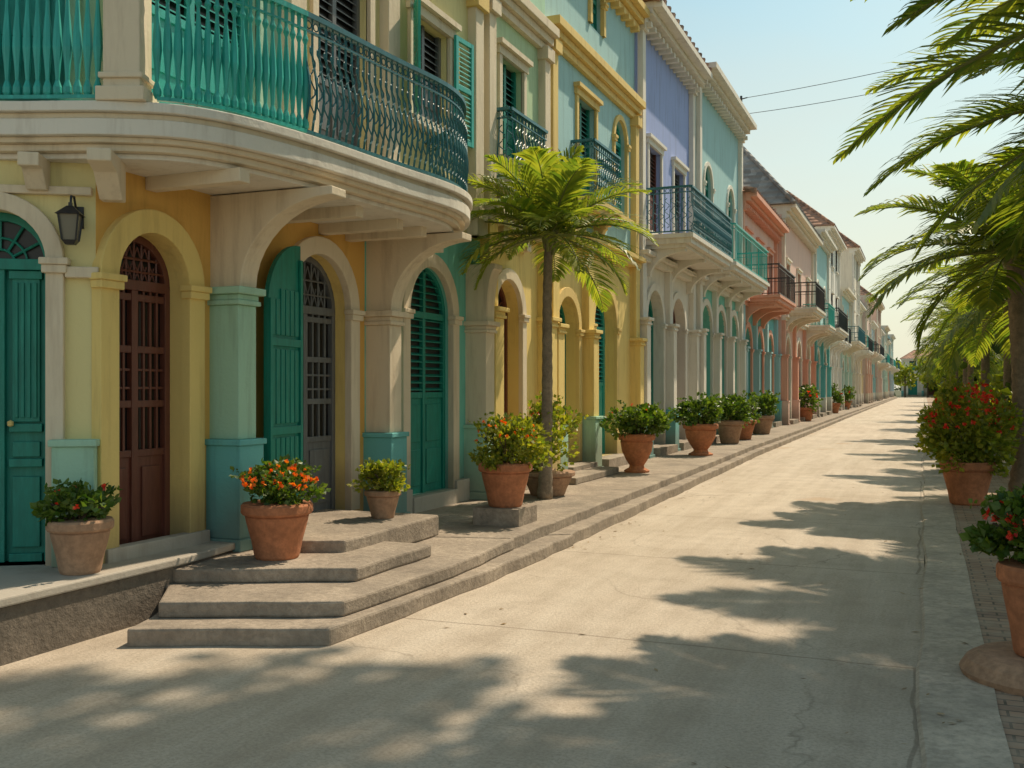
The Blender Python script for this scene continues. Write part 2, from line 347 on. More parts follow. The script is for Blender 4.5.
def railpath(M,path,z0,h,mat,style='thin',sp=.11,lod=0):
    pts=[Vector((p[0],p[1],0)) for p in path]
    segs=[];tot=0
    for a,b in zip(pts,pts[1:]): segs.append((tot,a,b)); tot+=(b-a).length
    def at(t):
        for s0,a,b in segs:
            L=(b-a).length
            if t<=s0+L+1e-6: return a.lerp(b,(t-s0)/L),(b-a).normalized()
        return pts[-1],(pts[-1]-pts[-2]).normalized()
    n=max(2,int(tot/sp))
    Z=Vector((0,0,1))
    for zz,r in ((h,.035),(h-.12,.014),(.05,.022)):
        for a,b in zip(pts,pts[1:]):
            nn=(b-a).normalized().cross(Z)
            vs=[p+nn*x+Z*(z0+zz+y) for p in (a,b) for x,y in ((-r,-r*.6),(r,-r*.6),(r,r*.6),(-r,r*.6))]
            M.add(vs,[(0,1,5,4),(1,2,6,5),(2,3,7,6),(3,0,4,7),(0,3,2,1),(4,5,6,7)],mat)
    for i in range(n+1):
        p,t=at(tot*i/n); nn=t.cross(Z)
        if lod: M.tube([p+Z*(z0+.05),p+Z*(z0+h)],.012,mat,4); continue
        if style=='vase':
            prof=[(.014,.05),(.03,.08),(.03,.12),(.014,.17),(.022,.28),(.034,.4),(.028,.52),(.016,.66),(.012,.74),(.026,.78),(.014,.82),(.018,h-.02)]
            M.tube([p+Z*(z0+z) for r,z in prof],[r for r,z in prof],mat,7)
        else:
            M.tube([p+nn*(.05*math.sin(math.pi*min(1,k/7))**1.5)+Z*(z0+.06+(h-.18)*k/9) for k in range(10)],.0105,mat,5)
            M.tube([p+Z*(z0+h-.13),p+Z*(z0+h-.01)],.009,mat,4)
            if i<n:
                c2,_=at(tot*(i+.5)/n); rr=sp*.36
                zc=z0+h-.065
                M.tube([c2+t*(rr*math.cos(q*math.pi/4))+Z*(zc+rr*math.sin(q*math.pi/4)) for q in range(9)],.006,mat,4)
                c3=c2+nn*.04
                for zc in (z0+.22,z0+.42,z0+.64):
                    M.tube([c3+t*(sp*.4*math.sin(k*math.pi/3.0))+Z*(zc+.035*k-.1) for k in range(7)],.008,mat,4)
def catmull(P,n=6):
    out=[]
    P=[Vector(p) for p in P]
    for i in range(len(P)-1):
        a=P[max(i-1,0)];b=P[i];c=P[i+1];d=P[min(i+2,len(P)-1)]
        for k in range(n):
            t=k/n; out.append(.5*((2*b)+(c-a)*t+(2*a-5*b+4*c-d)*t*t+(3*b-a-3*c+d)*t**3))
    out.append(P[-1]); return out
def offs(path,d):
    o=[]
    for i,p in enumerate(path):
        t=(path[min(i+1,len(path)-1)]-path[max(i-1,0)]).normalized(); nn=Vector((t.y,-t.x)); o.append(p+nn*d)
    return o
# ================================================================== CORNER HOUSE
H1=empty('yellow_corner_house',(-5.6,8,0)); 
def P1(n): return MB(n,None)
def fin(M,house,bevel=0,smooth=False):
    ob=M.done(bevel,smooth); ob.parent=house; ob.matrix_parent_inverse=Matrix.Translation(house.location).inverted(); return ob
Z0=.42; ZF=3.7
W=P1('walls')
ops_ch=[(-.70,.37,Z0,2.62,True)]
wall(W,CH,-3.2,0,Z0-.1,ZF,ops_ch,PALEY,.25)
wall(W,MAIN,5.6,9.4,Z0-.1,ZF,[(6.15,.39,Z0,2.52,True),(8.5,.54,Z0,2.5,True)],OCHRE,.22,rev=YEL)
wall(W,MAIN,9.4,12.44,.2,ZF,[(10.92,.58,Z0,2.6,True)],AQUA,.2)
wall(W,CH,-3.2,0,ZF,8.3,[(-.95,.75,ZF+.05,6.1,False)],MINT,.2)
wall(W,MAIN,5.6,8.0,ZF,8.3,[(6.75,.75,ZF+.05,6.0,False)],MINT,.2)
wall(W,MAIN,8.0,12.44,ZF,8.3,[(8.95,.5,ZF+.12,6.2,False),(10.95,.48,4.9,6.15,False)],PALEY,.2)
W.prism([(-8.6,4.2),(-6.7,5.2),(-6.1,5.8),(-6.1,12.4),(-14,12.4),(-14,4.2)],.3,8.25,PALEY)
fin(W,H1)
T=P1('trim')
surround(T,CH,-.70,.37,Z0,2.62,.12,.05,CREAM)
T.box(CH,-.27,.02,-.01,.14,Z0,1.28,MINT); T.box(CH,-.29,.04,-.008,.16,1.28,1.33,MINT)
T.box(CH,-.2,.03,-.01,.06,2.50,2.58,CREAM)
surround(T,MAIN,6.15,.39,Z0,2.52,.18,.07,YEL)
surround(T,MAIN,8.5,.54,Z0,2.5,.17,.06,CREAM)
surround(T,MAIN,10.92,.58,Z0,2.6,.17,.06,CREAM)
T.box(MAIN,5.62,6.75,-.01,.10,.30,Z0+.10,WHITE)
T.box(MAIN,9.8,10.32,-.01,.1,.2,.52,WHITE);T.box(MAIN,11.52,11.9,-.01,.1,.2,.52,WHITE); T.box(MAIN,10.32,11.52,-.01,.12,.2,Z0,WHITE)
column(T,MAIN,6.86,7.1,.30,.34,1.27,2.52,MINT,TURQ)
column(T,MAIN,9.42,9.68,.30,.24,1.22,2.5,CREAM,TURQ)
column(T,MAIN,11.97,12.25,.30,.24,1.22,2.55,CREAM,MINT)
bracket(T,MAIN,6.87,7.09,.31,1.2,2.55,3.33,CREAM)
bracket(T,MAIN,9.43,9.67,.31,1.15,2.53,3.33,CREAM)
bracket(T,MAIN,11.98,12.24,.30,.42,2.58,3.33,CREAM)
for a in (5.68,7.87,9.72,12.05):
    T.box(MAIN,a,a+.26,-.01,.12,ZF+.02,7.0,CREAM); T.box(MAIN,a-.05,a+.31,-.008,.18,6.75,6.95,GOLD); T.box(MAIN,a-.04,a+.30,-.007,.16,ZF+.02,4.1,CREAM)
for F,a0,a1 in ((MAIN,5.58,12.44),(CH,-3.2,-.02)):
    T.box(F,a0,a1,-.3,.14,7.02,7.16,GOLD);T.box(F,a0,a1,-.3,.24,7.16,7.28,CREAM);T.box(F,a0,a1,-.3,.3,8.22,8.36,CREAM);T.box(F,a0,a1,-1,.46,8.36,8.5,CREAM)
    if F is CH: T.box(F,a0,a1,-.005,.05,3.1,3.16,CREAM)
T.prism([(-9,4),(-6.4,5.0),(-5.9,5.7),(-5.9,12.4),(-14,12.4),(-14,4)],8.24,8.3,CREAM)
fin(T,H1,.008)
D1=P1('doors')
door(D1,CH,-.70,.37,Z0,2.62,'panel',.2,TEAL)
door(D1,MAIN,6.15,.39,Z0,2.52,'iron',.2,BROWN)
door(D1,MAIN,8.5,.54,Z0,2.5,'iron',.2,GREY)
door(D1,MAIN,10.92,.58,Z0,2.6,'louvre',.12,TEAL)
def leafF(a,d,z):
    f=(a)/.82; return MAIN(7.98-a*.97,.10+.12*f+d,z)
L=.66
pts=[(0,.5),(L,.5)]+[(L*math.cos(math.pi/2*i/10),2.42+.62*math.sin(math.pi/2*i/10)) for i in range(11)]
nn=len(pts)
D1.add([leafF(a,0,z) for a,z in pts]+[leafF(a,.05,z) for a,z in pts],[tuple(range(nn)),tuple(range(nn,2*nn))]+[(i,(i+1)%nn,nn+(i+1)%nn,nn+i) for i in range(nn)],TEAL)
for z0_,z1_ in ((.6,1.25),(1.38,2.05),(2.18,2.6)):
    for j in range(6):
        a=.07+j*.095; D1.box(leafF,a,a+.075,.05,.066,z0_,z1_ if a<.45 else min(z1_,2.5),TEAL)
for z in (.52,1.28,2.08): D1.box(leafF,.02,L-.02,.05,.078,z,z+.07,TEAL)
D1.box(leafF,.0,.05,.05,.08,.5,2.9,TEAL);D1.box(leafF,L-.05,L,.05,.08,.5,2.5,TEAL)
fin(D1,H1,.004)
U=P1('windows')
window(U,CH,-.95,.75,ZF+.05,6.1,.15,MINT,TEALB)
window(U,MAIN,6.75,.75,ZF+.05,6.0,.15,MINT,TEALB)
window(U,MAIN,8.95,.5,ZF+.12,6.2,.15,CREAM,GREY)
window(U,MAIN,10.95,.48,4.9,6.15,.15,CREAM,GREY)
shutter(U,MAIN,9.99,10.40,4.85,6.2,.34,.06,TEALB); 
shutter(U,MAIN,11.5,11.95,4.85,6.2,.06,.1,TEALB)
fin(U,H1)
P=[(-7.9,4.05),(-6.9,4.62),(-5.93,5.08),(-5.24,5.36),(-4.76,5.74),(-4.5,6.54),(-4.36,7.9),(-4.27,9.0),(-4.5,9.8),(-5.0,10.5),(-5.62,11.0)]
path=catmull(P,6)
inner=[Vector((-5.95,11.0)),Vector((-5.95,5.9)),Vector((-8.3,4.5))]
B=P1('balcony_slab')
for off,z0_,z1_,mt in ((.0,3.63,3.70,WHITE),(-.05,3.585,3.63,CREAM),(-.025,3.47,3.585,WHITE),(-.08,3.43,3.47,CREAM),(-.13,3.38,3.43,CREAM)):
    B.prism(offs(path,off)+inner,z0_,z1_,mt)
B.prism(offs(path,-.2)+inner,3.34,3.38,WHITE)
for a in (6.1,7.75,8.5,9.0,10.1):
    B.box(MAIN,a,a+.12,.0,.9 if a<10 else .55,3.24,3.345,CREAM)
for a in (-.45,-1.3): B.prof(CH,[(0,3.12),(.1,3.12),(.2,3.25),(.3,3.25),(.3,3.345),(0,3.345)],a,a+.14,CREAM)
B.prof(CH,[(-.0,3.06),(.12,3.06),(.3,3.22),(.5,3.26),(.5,3.345),(0,3.345)],.05,.21,CREAM)
for (x,y) in ((-5.215,5.51),):
    Fp=Fr((x,y),(.93,.37),(.37,-.93))
    B.box(Fp,-.17,.17,-.15,.15,3.70,3.8,CREAM);B.box(Fp,-.13,.13,-.115,.115,3.8,6.6,CREAM);B.box(Fp,-.155,.155,-.14,.14,3.86,3.9,CREAM)
fin(B,H1,.008)
RL=P1('balcony_railing')
rp=offs(path,-.1)
k1=max(i for i,p in enumerate(rp) if p.x<-5.36 and i<30)
railpath(RL,rp[:k1+1],3.7,.98,TEALB,'vase',.07)
k2=next(i for i,p in enumerate(rp) if p.x>-5.1)
k3=next(i for i,p in enumerate(rp) if p.y>6.6)
railpath(RL,rp[k2:k3+1],3.7,.98,TEALB,'vase',.07)
railpath(RL,rp[k3:-1],3.7,.98,SLATE,'thin',.085)
fin(RL,H1)
LN=empty('wall_lantern',(0,0,0)); M=MB('lantern_body',LN)
a=-.13; q=CH
M.box(q,a-.05,a+.05,0.0,.015,2.86,3.02,BLACK)
M.tube([q(a,.01,2.98),q(a,.08,3.08),q(a,.16,3.07),q(a,.18,3.0)],.009,BLACK,5)
cc=q(a,.18,0)
Fl=Fr((cc.x,cc.y),(q.u.x,q.u.y),(q.n.x,q.n.y))
def frust(M,F,r0,z0,r1,z1,mat):
    vs=[F(sx*r,sy*r,z) for r,z in((r0,z0),(r1,z1)) for sx,sy in((-1,-1),(1,-1),(1,1),(-1,1))]
    M.add(vs,[(0,1,5,4),(1,2,6,5),(2,3,7,6),(3,0,4,7),(0,3,2,1),(4,5,6,7)],mat)
frust(M,Fl,.085,2.93,.02,2.995,BLACK); frust(M,Fl,.012,2.99,.012,3.02,BLACK); frust(M,Fl,.03,2.72,.05,2.75,BLACK)
LG,_n,_b=newmat('lantern_glass'); _b.inputs['Base Color'].default_value=(.2,.18,.14,1); _b.inputs['Roughness'].default_value=.1
frust(M,Fl,.042,2.75,.062,2.93,LG)
for sx in(-1,1):
    for sy in(-1,1): M.tube([Fl(sx*.046,sy*.046,2.75),Fl(sx*.068,sy*.068,2.935)],.009,BLACK,4)
M.done()
# ================================================================== generic house
def house(name,s0,s1,F,low,up,ops,wins,zf,top,dm,trim=CREAM,shut=TEAL,upd=0,balc=None,lod=0,zb=.42,attic=None,colmat=None,roof=None,base=TURQ,z00=.1,rec=.28,hip=None,cor=1.3,rd=-4.5):
    H=empty(name,tuple(F((s0+s1)/2,0,0)))
    W=MB('walls'); wall(W,F,s0,s1,z00,zf,[(c,hw,zb,zs,True) for c,hw,zs,k,m in ops],low,rec,12)
    ztop=attic[0] if attic else top
    wall(W,F,s0,s1,zf,ztop,[(c,hw,b,t,ar) for c,hw,b,t,ar in wins],up,.2,12)
    if attic: wall(W,F,s0,s1,ztop,top,[(c,.35,ztop+.7,ztop+1.3,True) for c in ((s0+s1)/2,)],attic[1],.2,12)
    W.box(F,s0+.02,s1-.02,-9,-.45,.1,top-.02,up)
    for a in (s0,s1): W.box(F,a+(.005 if a==s0 else -.055),a+(.055 if a==s0 else -.005),-.5,-.005,z00,top-.01,up)
    fin(W,H)
    T=MB('trim'); cm=colmat or trim
    for c,hw,zs,k,m in ops: surround(T,F,c,hw,zb,zs,.16,.05,trim,14)
    ed=[s0+.03]+[ (a[0]+a[1]+b[0]-b[1])/2-.15 for a,b in zip(ops,ops[1:])]+[s1-.33]
    zc=(ops[0][2] if ops else 2.8)
    for e in ed: column(T,F,e,e+.3,.22,z00,1.2,zc,cm,base,zf-.12)
    for e in (ed[0],ed[-1]):
        T.box(F,e+.03,e+.27,-.01,.12,zf+.1,ztop-.3,trim); T.box(F,e-.01,e+.31,-.008,.18,ztop-.5,ztop-.3,trim)
    T.box(F,s0+.004,s1-.004,-.01,.16,zf-.12,zf,trim); T.box(F,s0+.004,s1-.004,-.01,.26,zf,zf+.09,trim)
    def corn(z,big=1,dent=True):
        T.box(F,s0+.003,s1-.003,-.2,.14*big,z-.34,z-.22,trim);T.box(F,s0+.003,s1-.003,-.2,.26*big,z-.22,z-.1,trim);T.box(F,s0+.002,s1-.002,-.5,.42*big,z-.1,z+.04,trim)
        if lod<2 and dent:
            n=int((s1-s0)/.35)
            for i in range(n): T.box(F,s0+.1+i*.35,s0+.22+i*.35,-.01,.22*big,z-.45,z-.342,trim)
    corn(top,cor)
    if attic: corn(ztop,.6,False)
    T.box(F,s0+.002,s1-.002,-9.2,-.501,top-.02,top+.02,trim)
    if attic: surround(T,F,(s0+s1)/2,.35,ztop+.7,ztop+1.3,.12,.06,trim,12)
    fin(T,H,.008 if lod==0 else 0)
    Dr=MB('doors')
    for c,hw,zs,k,m in ops: door(Dr,F,c,hw,zb,zs,k,rec-.02,m,True,lod)
    for c,hw,zs,k,m in ops: Dr.box(F,c-hw-.1,c+hw+.1,-.0,.35,z00,zb-.005,STEP)
    fin(Dr,H)
    Wn=MB('windows')
    for i,(c,hw,b,t,ar) in enumerate(wins):
        window(Wn,F,c,hw,b,t,.15,trim,shut[i%len(shut)] if isinstance(shut,list) else shut,lod,ar)
    if attic: door(Wn,F,(s0+s1)/2,.35,ztop+.7,ztop+1.3,'louvre',.15,TEAL,True,1)
    fin(Wn,H)
    if balc:
        for j,(b0,b1,zz,dd,rm) in enumerate(balc):
            Bm=MB('balcony')
            Bm.box(F,b0,b1,-.01,dd,zz-.09,zz,trim);Bm.box(F,b0+.06,b1-.06,-.01,dd-.06,zz-.2,zz-.09,trim);Bm.box(F,b0+.15,b1-.15,-.01,dd-.18,zz-.28,zz-.2,trim)
            n=max(2,int((b1-b0)/1.6)+1)
            for i in range(n):
                x=b0+.25+(b1-b0-.65)*i/(n-1); bracket(Bm,F,x,x+.16,.12,dd-.22,zz-.85,zz-.279,trim)
            p=[F(b0+.06,.0,0),F(b0+.06,dd-.06,0),F(b1-.06,dd-.06,0),F(b1-.06,0,0)]
            railpath(Bm,[(v.x,v.y) for v in p],zz,.98,rm,'thin',.12 if lod==0 else .22,1 if lod else 0)
            fin(Bm,H)
    if roof:
        Rm=MB('roof'); rz,mt=roof
        e0,e1=.5,-9.5
        vs=[F(s0-.2,e0,top+.05),F(s1+.2,e0,top+.05),F(s1+.2,e1,top+.05),F(s0-.2,e1,top+.05)]
        ins=min(2.4,(s1-s0)/2-.3) if hip else -.0
        vs+=[F(s0-.2+ins,rd,rz),F(s1+.2-ins,rd,rz)]
        Rm.add(vs,[(0,1,5,4),(2,3,4,5),(0,4,3),(1,2,5),(0,3,2,1)],mt)
        for i in range(int((s1-s0+.3)/.4)): Rm.tube([F(s0-.1+i*.4,.54,top+.05),F(s0-.1+i*.4,.2,top+.05+(rz-top)*.3/(-rd+.5)*.95)],.09,mt,6)
        if hip: 
            Rm.tube([vs[0],vs[4],vs[5],vs[1]],.09,mt,6); Rm.tube([vs[4],vs[3]],.09,mt,6)
            Rm.box(F,s0+3.2,s0+3.9,-6,-5.4,rz-1.8,rz+.3,up)
        fin(Rm,H)
    return H
def Fx(x): return Fr((x,0),(0,1),(1,0))
house('green_townhouse',12.44,14.97,MAIN,YEL,GREEN,[(13.4,.5,2.78,'panel',BROWN)],[(13.55,.42,5.0,6.45,False)],4.1,9.1,None,
      CREAM,TEAL,balc=[(12.75,14.3,4.6,.35,SLATE)],attic=(7.35,MINT),z00=.2,colmat=YEL,base=YEL,cor=.8)
house('yellow_townhouse',14.97,20.3,MAIN,YEL,SKYB,[(16.0,.55,2.7,'louvre',TEAL),(18.15,.72,2.85,'louvre',TEALB)],[(17.05,.5,5.1,6.8,False),(19.2,.42,5.1,6.6,True)],4.3,9.5,None,
      GOLD,[TEAL,TEALB],balc=[(16.2,17.9,4.95,.45,SLATE)],attic=(7.6,SKYB),z00=.2,colmat=YEL,base=MINT,cor=.8)
house('periwinkle_townhouse',20.3,25.6,Fx(-5.55),WHITE,PERI,[(21.75,.72,3.15,'panel',TEAL),(24.0,.72,3.15,'panel',BROWN)],[(21.75,.55,5.1,7.0,False),(24.1,.55,5.1,7.0,False)],4.5,9.7,None,
      WHITE,[BROWN,GREY],balc=[(20.7,25.4,4.95,1.1,SLATE)],colmat=WHITE,z00=.2,roof=(11.4,TILER))
house('turquoise_townhouse',25.6,32.3,Fx(-5.45),AQUA,SKYB,[(26.9,.75,3.2,'panel',TEAL),(29.0,.75,3.2,'panel',GREY),(31.1,.75,3.2,'panel',TEAL)],[(27.2,.55,5.1,7.2,True),(30.6,.55,5.1,7.2,True)],4.5,10.0,None,
      WHITE,TEAL,balc=[(25.9,31.9,4.95,1.0,TEALB)],colmat=WHITE,z00=.2,lod=1)
house('coral_townhouse',32.3,40.5,Fx(-5.45),TURQ,PINK,[(33.8,.75,3.0,'panel',TEAL),(36.4,.75,3.0,'panel',BROWN),(39,.75,3.0,'panel',TEAL)],[(33.8,.55,5.0,6.8,False),(36.4,.55,5.0,6.8,False),(39,.55,5.0,6.8,False)],4.5,7.9,None,
      CORAL,BROWN,balc=[(32.8,37.2,4.7,1.2,BLACK)],z00=.2,lod=1,base=TURQ,colmat=SKYB,roof=(9.0,TILER),hip=1,rd=-3)
house('pink_townhouse',40.5,52,Fx(-5.2),PINK,PINK,[(42.3,.8,3.0,'panel',TEAL),(46.2,.8,3.0,'panel',BROWN),(50,.8,3.0,'panel',TEAL)],[(42.3,.6,5.0,6.8,False),(46.2,.6,5.0,6.8,False),(50,.6,5.0,6.8,False)],4.5,8.9,None,
      fCREAM,BROWN,balc=[(41,45,4.9,1.3,BLACK),(48,51.5,4.6,1.2,TEALB)],z00=.2,lod=1,roof=(12.2,TILEG),hip=1,rd=-2.2,colmat=CORAL,base=PINK)
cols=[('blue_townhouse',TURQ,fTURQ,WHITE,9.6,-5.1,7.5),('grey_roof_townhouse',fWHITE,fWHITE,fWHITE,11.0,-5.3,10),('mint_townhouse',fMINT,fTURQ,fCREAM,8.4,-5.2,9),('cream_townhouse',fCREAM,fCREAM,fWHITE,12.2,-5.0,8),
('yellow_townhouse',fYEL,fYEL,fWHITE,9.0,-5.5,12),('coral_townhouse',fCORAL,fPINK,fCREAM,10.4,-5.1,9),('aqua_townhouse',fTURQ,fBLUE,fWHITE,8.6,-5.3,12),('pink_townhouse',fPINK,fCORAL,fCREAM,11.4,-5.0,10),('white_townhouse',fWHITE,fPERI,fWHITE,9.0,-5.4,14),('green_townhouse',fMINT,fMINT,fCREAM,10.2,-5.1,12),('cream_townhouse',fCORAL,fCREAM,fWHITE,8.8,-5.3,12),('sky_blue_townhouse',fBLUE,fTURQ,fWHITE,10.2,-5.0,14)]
s=52
for i,(nm,lo,up_,tr,tp,x,w) in enumerate(cols):
    n=2 if w<9.5 else 3; cs=[s+w*(k+.5)/n for k in range(n)]
    zf=4.5+R.uniform(-.3,.4); bz=zf+.3
    bl=[(s+.5,s+w-.5,bz,1.2,[BLACK,TEALB,SLATE][i%3])] if i%4!=1 else [(c-1,c+1,bz,.9,BLACK) for c in cs]
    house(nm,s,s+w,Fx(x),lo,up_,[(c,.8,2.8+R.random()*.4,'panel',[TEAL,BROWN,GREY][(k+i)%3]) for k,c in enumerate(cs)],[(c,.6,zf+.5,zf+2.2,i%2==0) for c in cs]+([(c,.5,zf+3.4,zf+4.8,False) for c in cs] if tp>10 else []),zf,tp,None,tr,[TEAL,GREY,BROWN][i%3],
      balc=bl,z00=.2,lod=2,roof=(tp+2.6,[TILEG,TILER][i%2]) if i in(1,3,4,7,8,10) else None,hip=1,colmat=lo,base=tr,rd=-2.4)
    s+=w+(.0 if i%4 else .6)
SEND=s
FE=Fr((-4,SEND+20),(1,0),(0,-1))
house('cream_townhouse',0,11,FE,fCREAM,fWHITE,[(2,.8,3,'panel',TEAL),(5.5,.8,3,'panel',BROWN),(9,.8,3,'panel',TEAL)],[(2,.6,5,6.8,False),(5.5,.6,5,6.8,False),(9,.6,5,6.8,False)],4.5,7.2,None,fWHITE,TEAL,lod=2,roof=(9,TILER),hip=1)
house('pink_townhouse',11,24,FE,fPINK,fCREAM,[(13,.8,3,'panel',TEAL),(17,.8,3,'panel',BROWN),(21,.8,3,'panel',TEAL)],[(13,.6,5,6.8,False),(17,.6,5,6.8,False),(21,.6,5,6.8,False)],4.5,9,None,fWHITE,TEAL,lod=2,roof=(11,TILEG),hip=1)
# ================================================================== ground etc
M=MB('ground'); M.add([(-400,-60,-.01),(400,-60,-.01),(400,900,-.01),(-400,900,-.01)],[(0,1,2,3)],GRD); M.done()
M=MB('road')
M.add([(-14,-8,0),(0.0,-8,0),(0.0,SEND+19,0),(-14,SEND+19,0)],[(0,1,2,3)],ROAD); M.done()
M=MB('gutter_strip')
n=260;vs=[]
for i in range(n+1):
    y=-8+(SEND+26)*i/n; j=.018*math.sin(i*1.7)+.014*math.sin(i*.61)
    vs+=[(-.02+j,y,.004),(0.0+j,y,.022),(.36+R.uniform(-.01,.01),y,.03)]
M.add(vs,[(3*i+k,3*i+k+1,3*i+k+4,3*i+k+3) for i in range(n) for k in range(2)],GUT); M.done()
M=MB('brick_pavement'); M.add([(.36,-8,.02),(1.5,-8,.02),(1.5,SEND+19,.02),(.36,SEND+19,.02)],[(0,1,2,3)],PAV); M.done()
M=MB('kerb_stone')
y=-8
while y<SEND:
    l=.9; M.box(Fr((0,0),(0,1),(1,0)),y+.006,y+l-.006,1.5,1.64,-.01,.10+.004*R.random(),GUT); y+=l
M.done(.01)
def rough(pts,amp=.016,step=.3):
    out=[]
    for i in range(len(pts)):
        a=Vector(pts[i]);b=Vector(pts[(i+1)%len(pts)]); L=(b-a).length
        k=max(1,min(60,int(L/step)))
        for j in range(k):
            p=a.lerp(b,j/k); out.append(p+Vector((R.uniform(-amp,amp),R.uniform(-amp,amp))) if j else p)
    return out
SW=MB('sidewalk')
SW.prism(rough([(-3.52,10.2),(-3.66,17),(-3.85,26),(-3.9,40),(-4,60),(-4.1,100),(-4.2,SEND),(-6,SEND),(-6,9.9),(-4,9.9)]),-.01,.13,STEP)
SW.prism(rough([(-3.72,9.0),(-3.84,17),(-4.02,26),(-4.05,40),(-4.15,60),(-4.25,100),(-4.35,SEND),(-5.98,SEND),(-5.98,8.8),(-4.5,8.8)]),.10,.24,STEP)
SW.prism(rough([(-4.85,14.3),(-4.85,16.6),(-5.97,16.6),(-5.97,14.3)]),.24,.345,STEP)
SW.done(.015)
ST=MB('entrance_steps')
ST.prism(rough([(-4.84,5.10),(-3.62,5.63),(-3.5,7.8),(-3.5,10.25),(-5.9,10.25),(-5.9,6.1),(-5.2,6.1)]),-.01,.12,STEP)
ST.prism(rough([(-4.86,5.42),(-3.70,5.94),(-3.62,7.5),(-3.70,9.05),(-5.9,9.05),(-5.9,5.9),(-5.2,5.9)]),.12,.232,STEP)
ST.prism(rough([(-5.2,5.98),(-3.97,6.55),(-3.97,7.8),(-5.9,7.8),(-5.9,5.98)]),.232,.34,STEP)
ST.prism(rough([(-4.75,6.98),(-4.43,7.12),(-4.46,8.92),(-5.9,8.92),(-5.9,7.0)]),.235,.44,STEP)
ST.done(.018)
TB=MB('terrace_plinth')
TB.prism([(-5.22,3.0),(-5.22,6.1),(-5.32,6.95),(-5.6,6.95),(-13,6.95),(-13,3)],-.01,.36,PLINTH)
TB.prism([(-5.19,3.0),(-5.19,6.1),(-5.3,6.97),(-5.6,6.97),(-13,6.97),(-13,3)],.36,Z0,WHITE)
TB.done(.012)
# ================================================================== plants
def leaves(M,c,r,n,size,mat,up=.35,clumps=10,aspect=.42):
    cl=[]
    for i in range(clumps):
        while True:
            p=Vector((R.uniform(-1,1),R.uniform(-1,1),R.uniform(-.75,1)))
            if .3<p.length<.9: break
        cl.append((p,R.uniform(.25,.5)))
    for i in range(n):
        if R.random()<.82: q,s_=R.choice(cl)
        else: q,s_=Vector((0,0,0)),.8
        v=Vector((R.gauss(0,1),R.gauss(0,1),R.gauss(0,1))).normalized()*(s_*R.random()**.4)
        p=q+v
        P_=Vector(c)+Vector((p.x*r[0],p.y*r[1],p.z*r[2]))
        d=(Vector((p.x,p.y,p.z+up))+Vector((R.gauss(0,.7),R.gauss(0,.7),R.gauss(0,.5)))).normalized()
        w=d.cross(Vector((R.gauss(0,1),R.gauss(0,1),R.gauss(0,1)))).normalized()
        L=size*R.uniform(.6,1.3); nn=d.cross(w)*L*.12
        M.add([P_,P_+d*L*.5+w*L*aspect-nn,P_+d*L,P_+d*L*.5-w*L*aspect-nn],[(0,1,2),(0,2,3)],mat)
def flowers(M,c,r,n,size,mat):
    for i in range(n):
        v=Vector((R.gauss(0,1),R.gauss(0,1),abs(R.gauss(0,1))+.1)).normalized()*R.uniform(.85,1.12)
        P_=Vector(c)+Vector((v.x*r[0],v.y*r[1],v.z*r[2]))
        for k in range(R.randint(5,9)):
            d=(v+Vector((R.gauss(0,.8),R.gauss(0,.8),R.gauss(0,.8)))).normalized(); w=d.cross(Vector((R.gauss(0,1),R.gauss(0,1),R.gauss(0,1)))).normalized(); L=size*R.uniform(.6,1.2)
            M.add([P_,P_+d*L*.6+w*L*.5,P_+d*L,P_+d*L*.6-w*L*.5],[(0,1,2,3)],mat)
def pot_plant(name,x,y,z,r,h,pr,ph,mat=TERRA,leaf=LEAF,fl=None,nf=0,n=1400,ls=.07,ped=0,belly=False,fs=.03):
    E=empty(name,(x,y,z)); M=MB('pot',E)
    if ped:
        M.prism([(-r*.95,-r*.95),(r*.95,-r*.95),(r*.95,r*.95),(-r*.95,r*.95)],0,ped,STEP)
    z0=ped+.002
    pf=[(r*.62,0),(r*.66,.02),(r*.74,h*.3),(r*.88,h*.62),(r*.93,h*.76),(r*.9,h*.79),(r*1.0,h*.80),(r*1.05,h*.84),(r*1.05,h*.96),(r*1.0,h),(r*.9,h)]
    if belly: pf=[(r*.72,0),(r*.74,.03),(r*.45,h*.12),(r*.42,h*.18),(r*.62,h*.32),(r*.86,h*.55),(r*.94,h*.78),(r*.9,h*.82),(r*1.05,h*.86),(r*1.08,h*.95),(r*1.02,h),(r*.92,h)]
    M.lathe((0,0,z0),pf,mat,32); M.lathe((0,0,z0),[(r*.89,h*.88),(.001,h*.93)],SOIL,20)
    M.done(0,False)
    F_=MB('plant',E)
    cz=z0+h+ph*.38
    for k in range(14):
        a=R.random()*6.28; F_.tube([(0,0,z0+h*.85),(.3*pr*math.cos(a),.3*pr*math.sin(a),cz),(pr*.8*math.cos(a),pr*.8*math.sin(a),cz+ph*.3*R.random())],.006,BARK,4)
    leaves(F_,(0,0,cz),(pr,pr,ph*.62),n,ls,leaf,clumps=16)
    for k in range(9):
        a=R.random()*6.28; e=R.uniform(.5,1.3); d=Vector((math.cos(a)*math.cos(e),math.sin(a)*math.cos(e),math.sin(e)))
        for t in range(6):
            b_=Vector((0,0,cz))+Vector((d.x*pr,d.y*pr,d.z*ph*.62))*(.8+.1*t); leaves(F_,b_,(ls*.4,ls*.4,ls*.4),3,ls*.8,leaf,clumps=1)
    if fl: flowers(F_,(0,0,cz),(pr*.92,pr*.92,ph*.62),nf,fs,fl)
    F_.done(recalc=False)
    return E
pot_plant('potted_geranium',-5.42,5.28,.42,.21,.37,.25,.22,TERRAP,LEAF,RED,10,1000,.055)
pot_plant('potted_marigold',-4.8,6.70,.34,.27,.44,.32,.30,TERRA,LEAF,ORANGE,55,1500,.05,fs=.032)
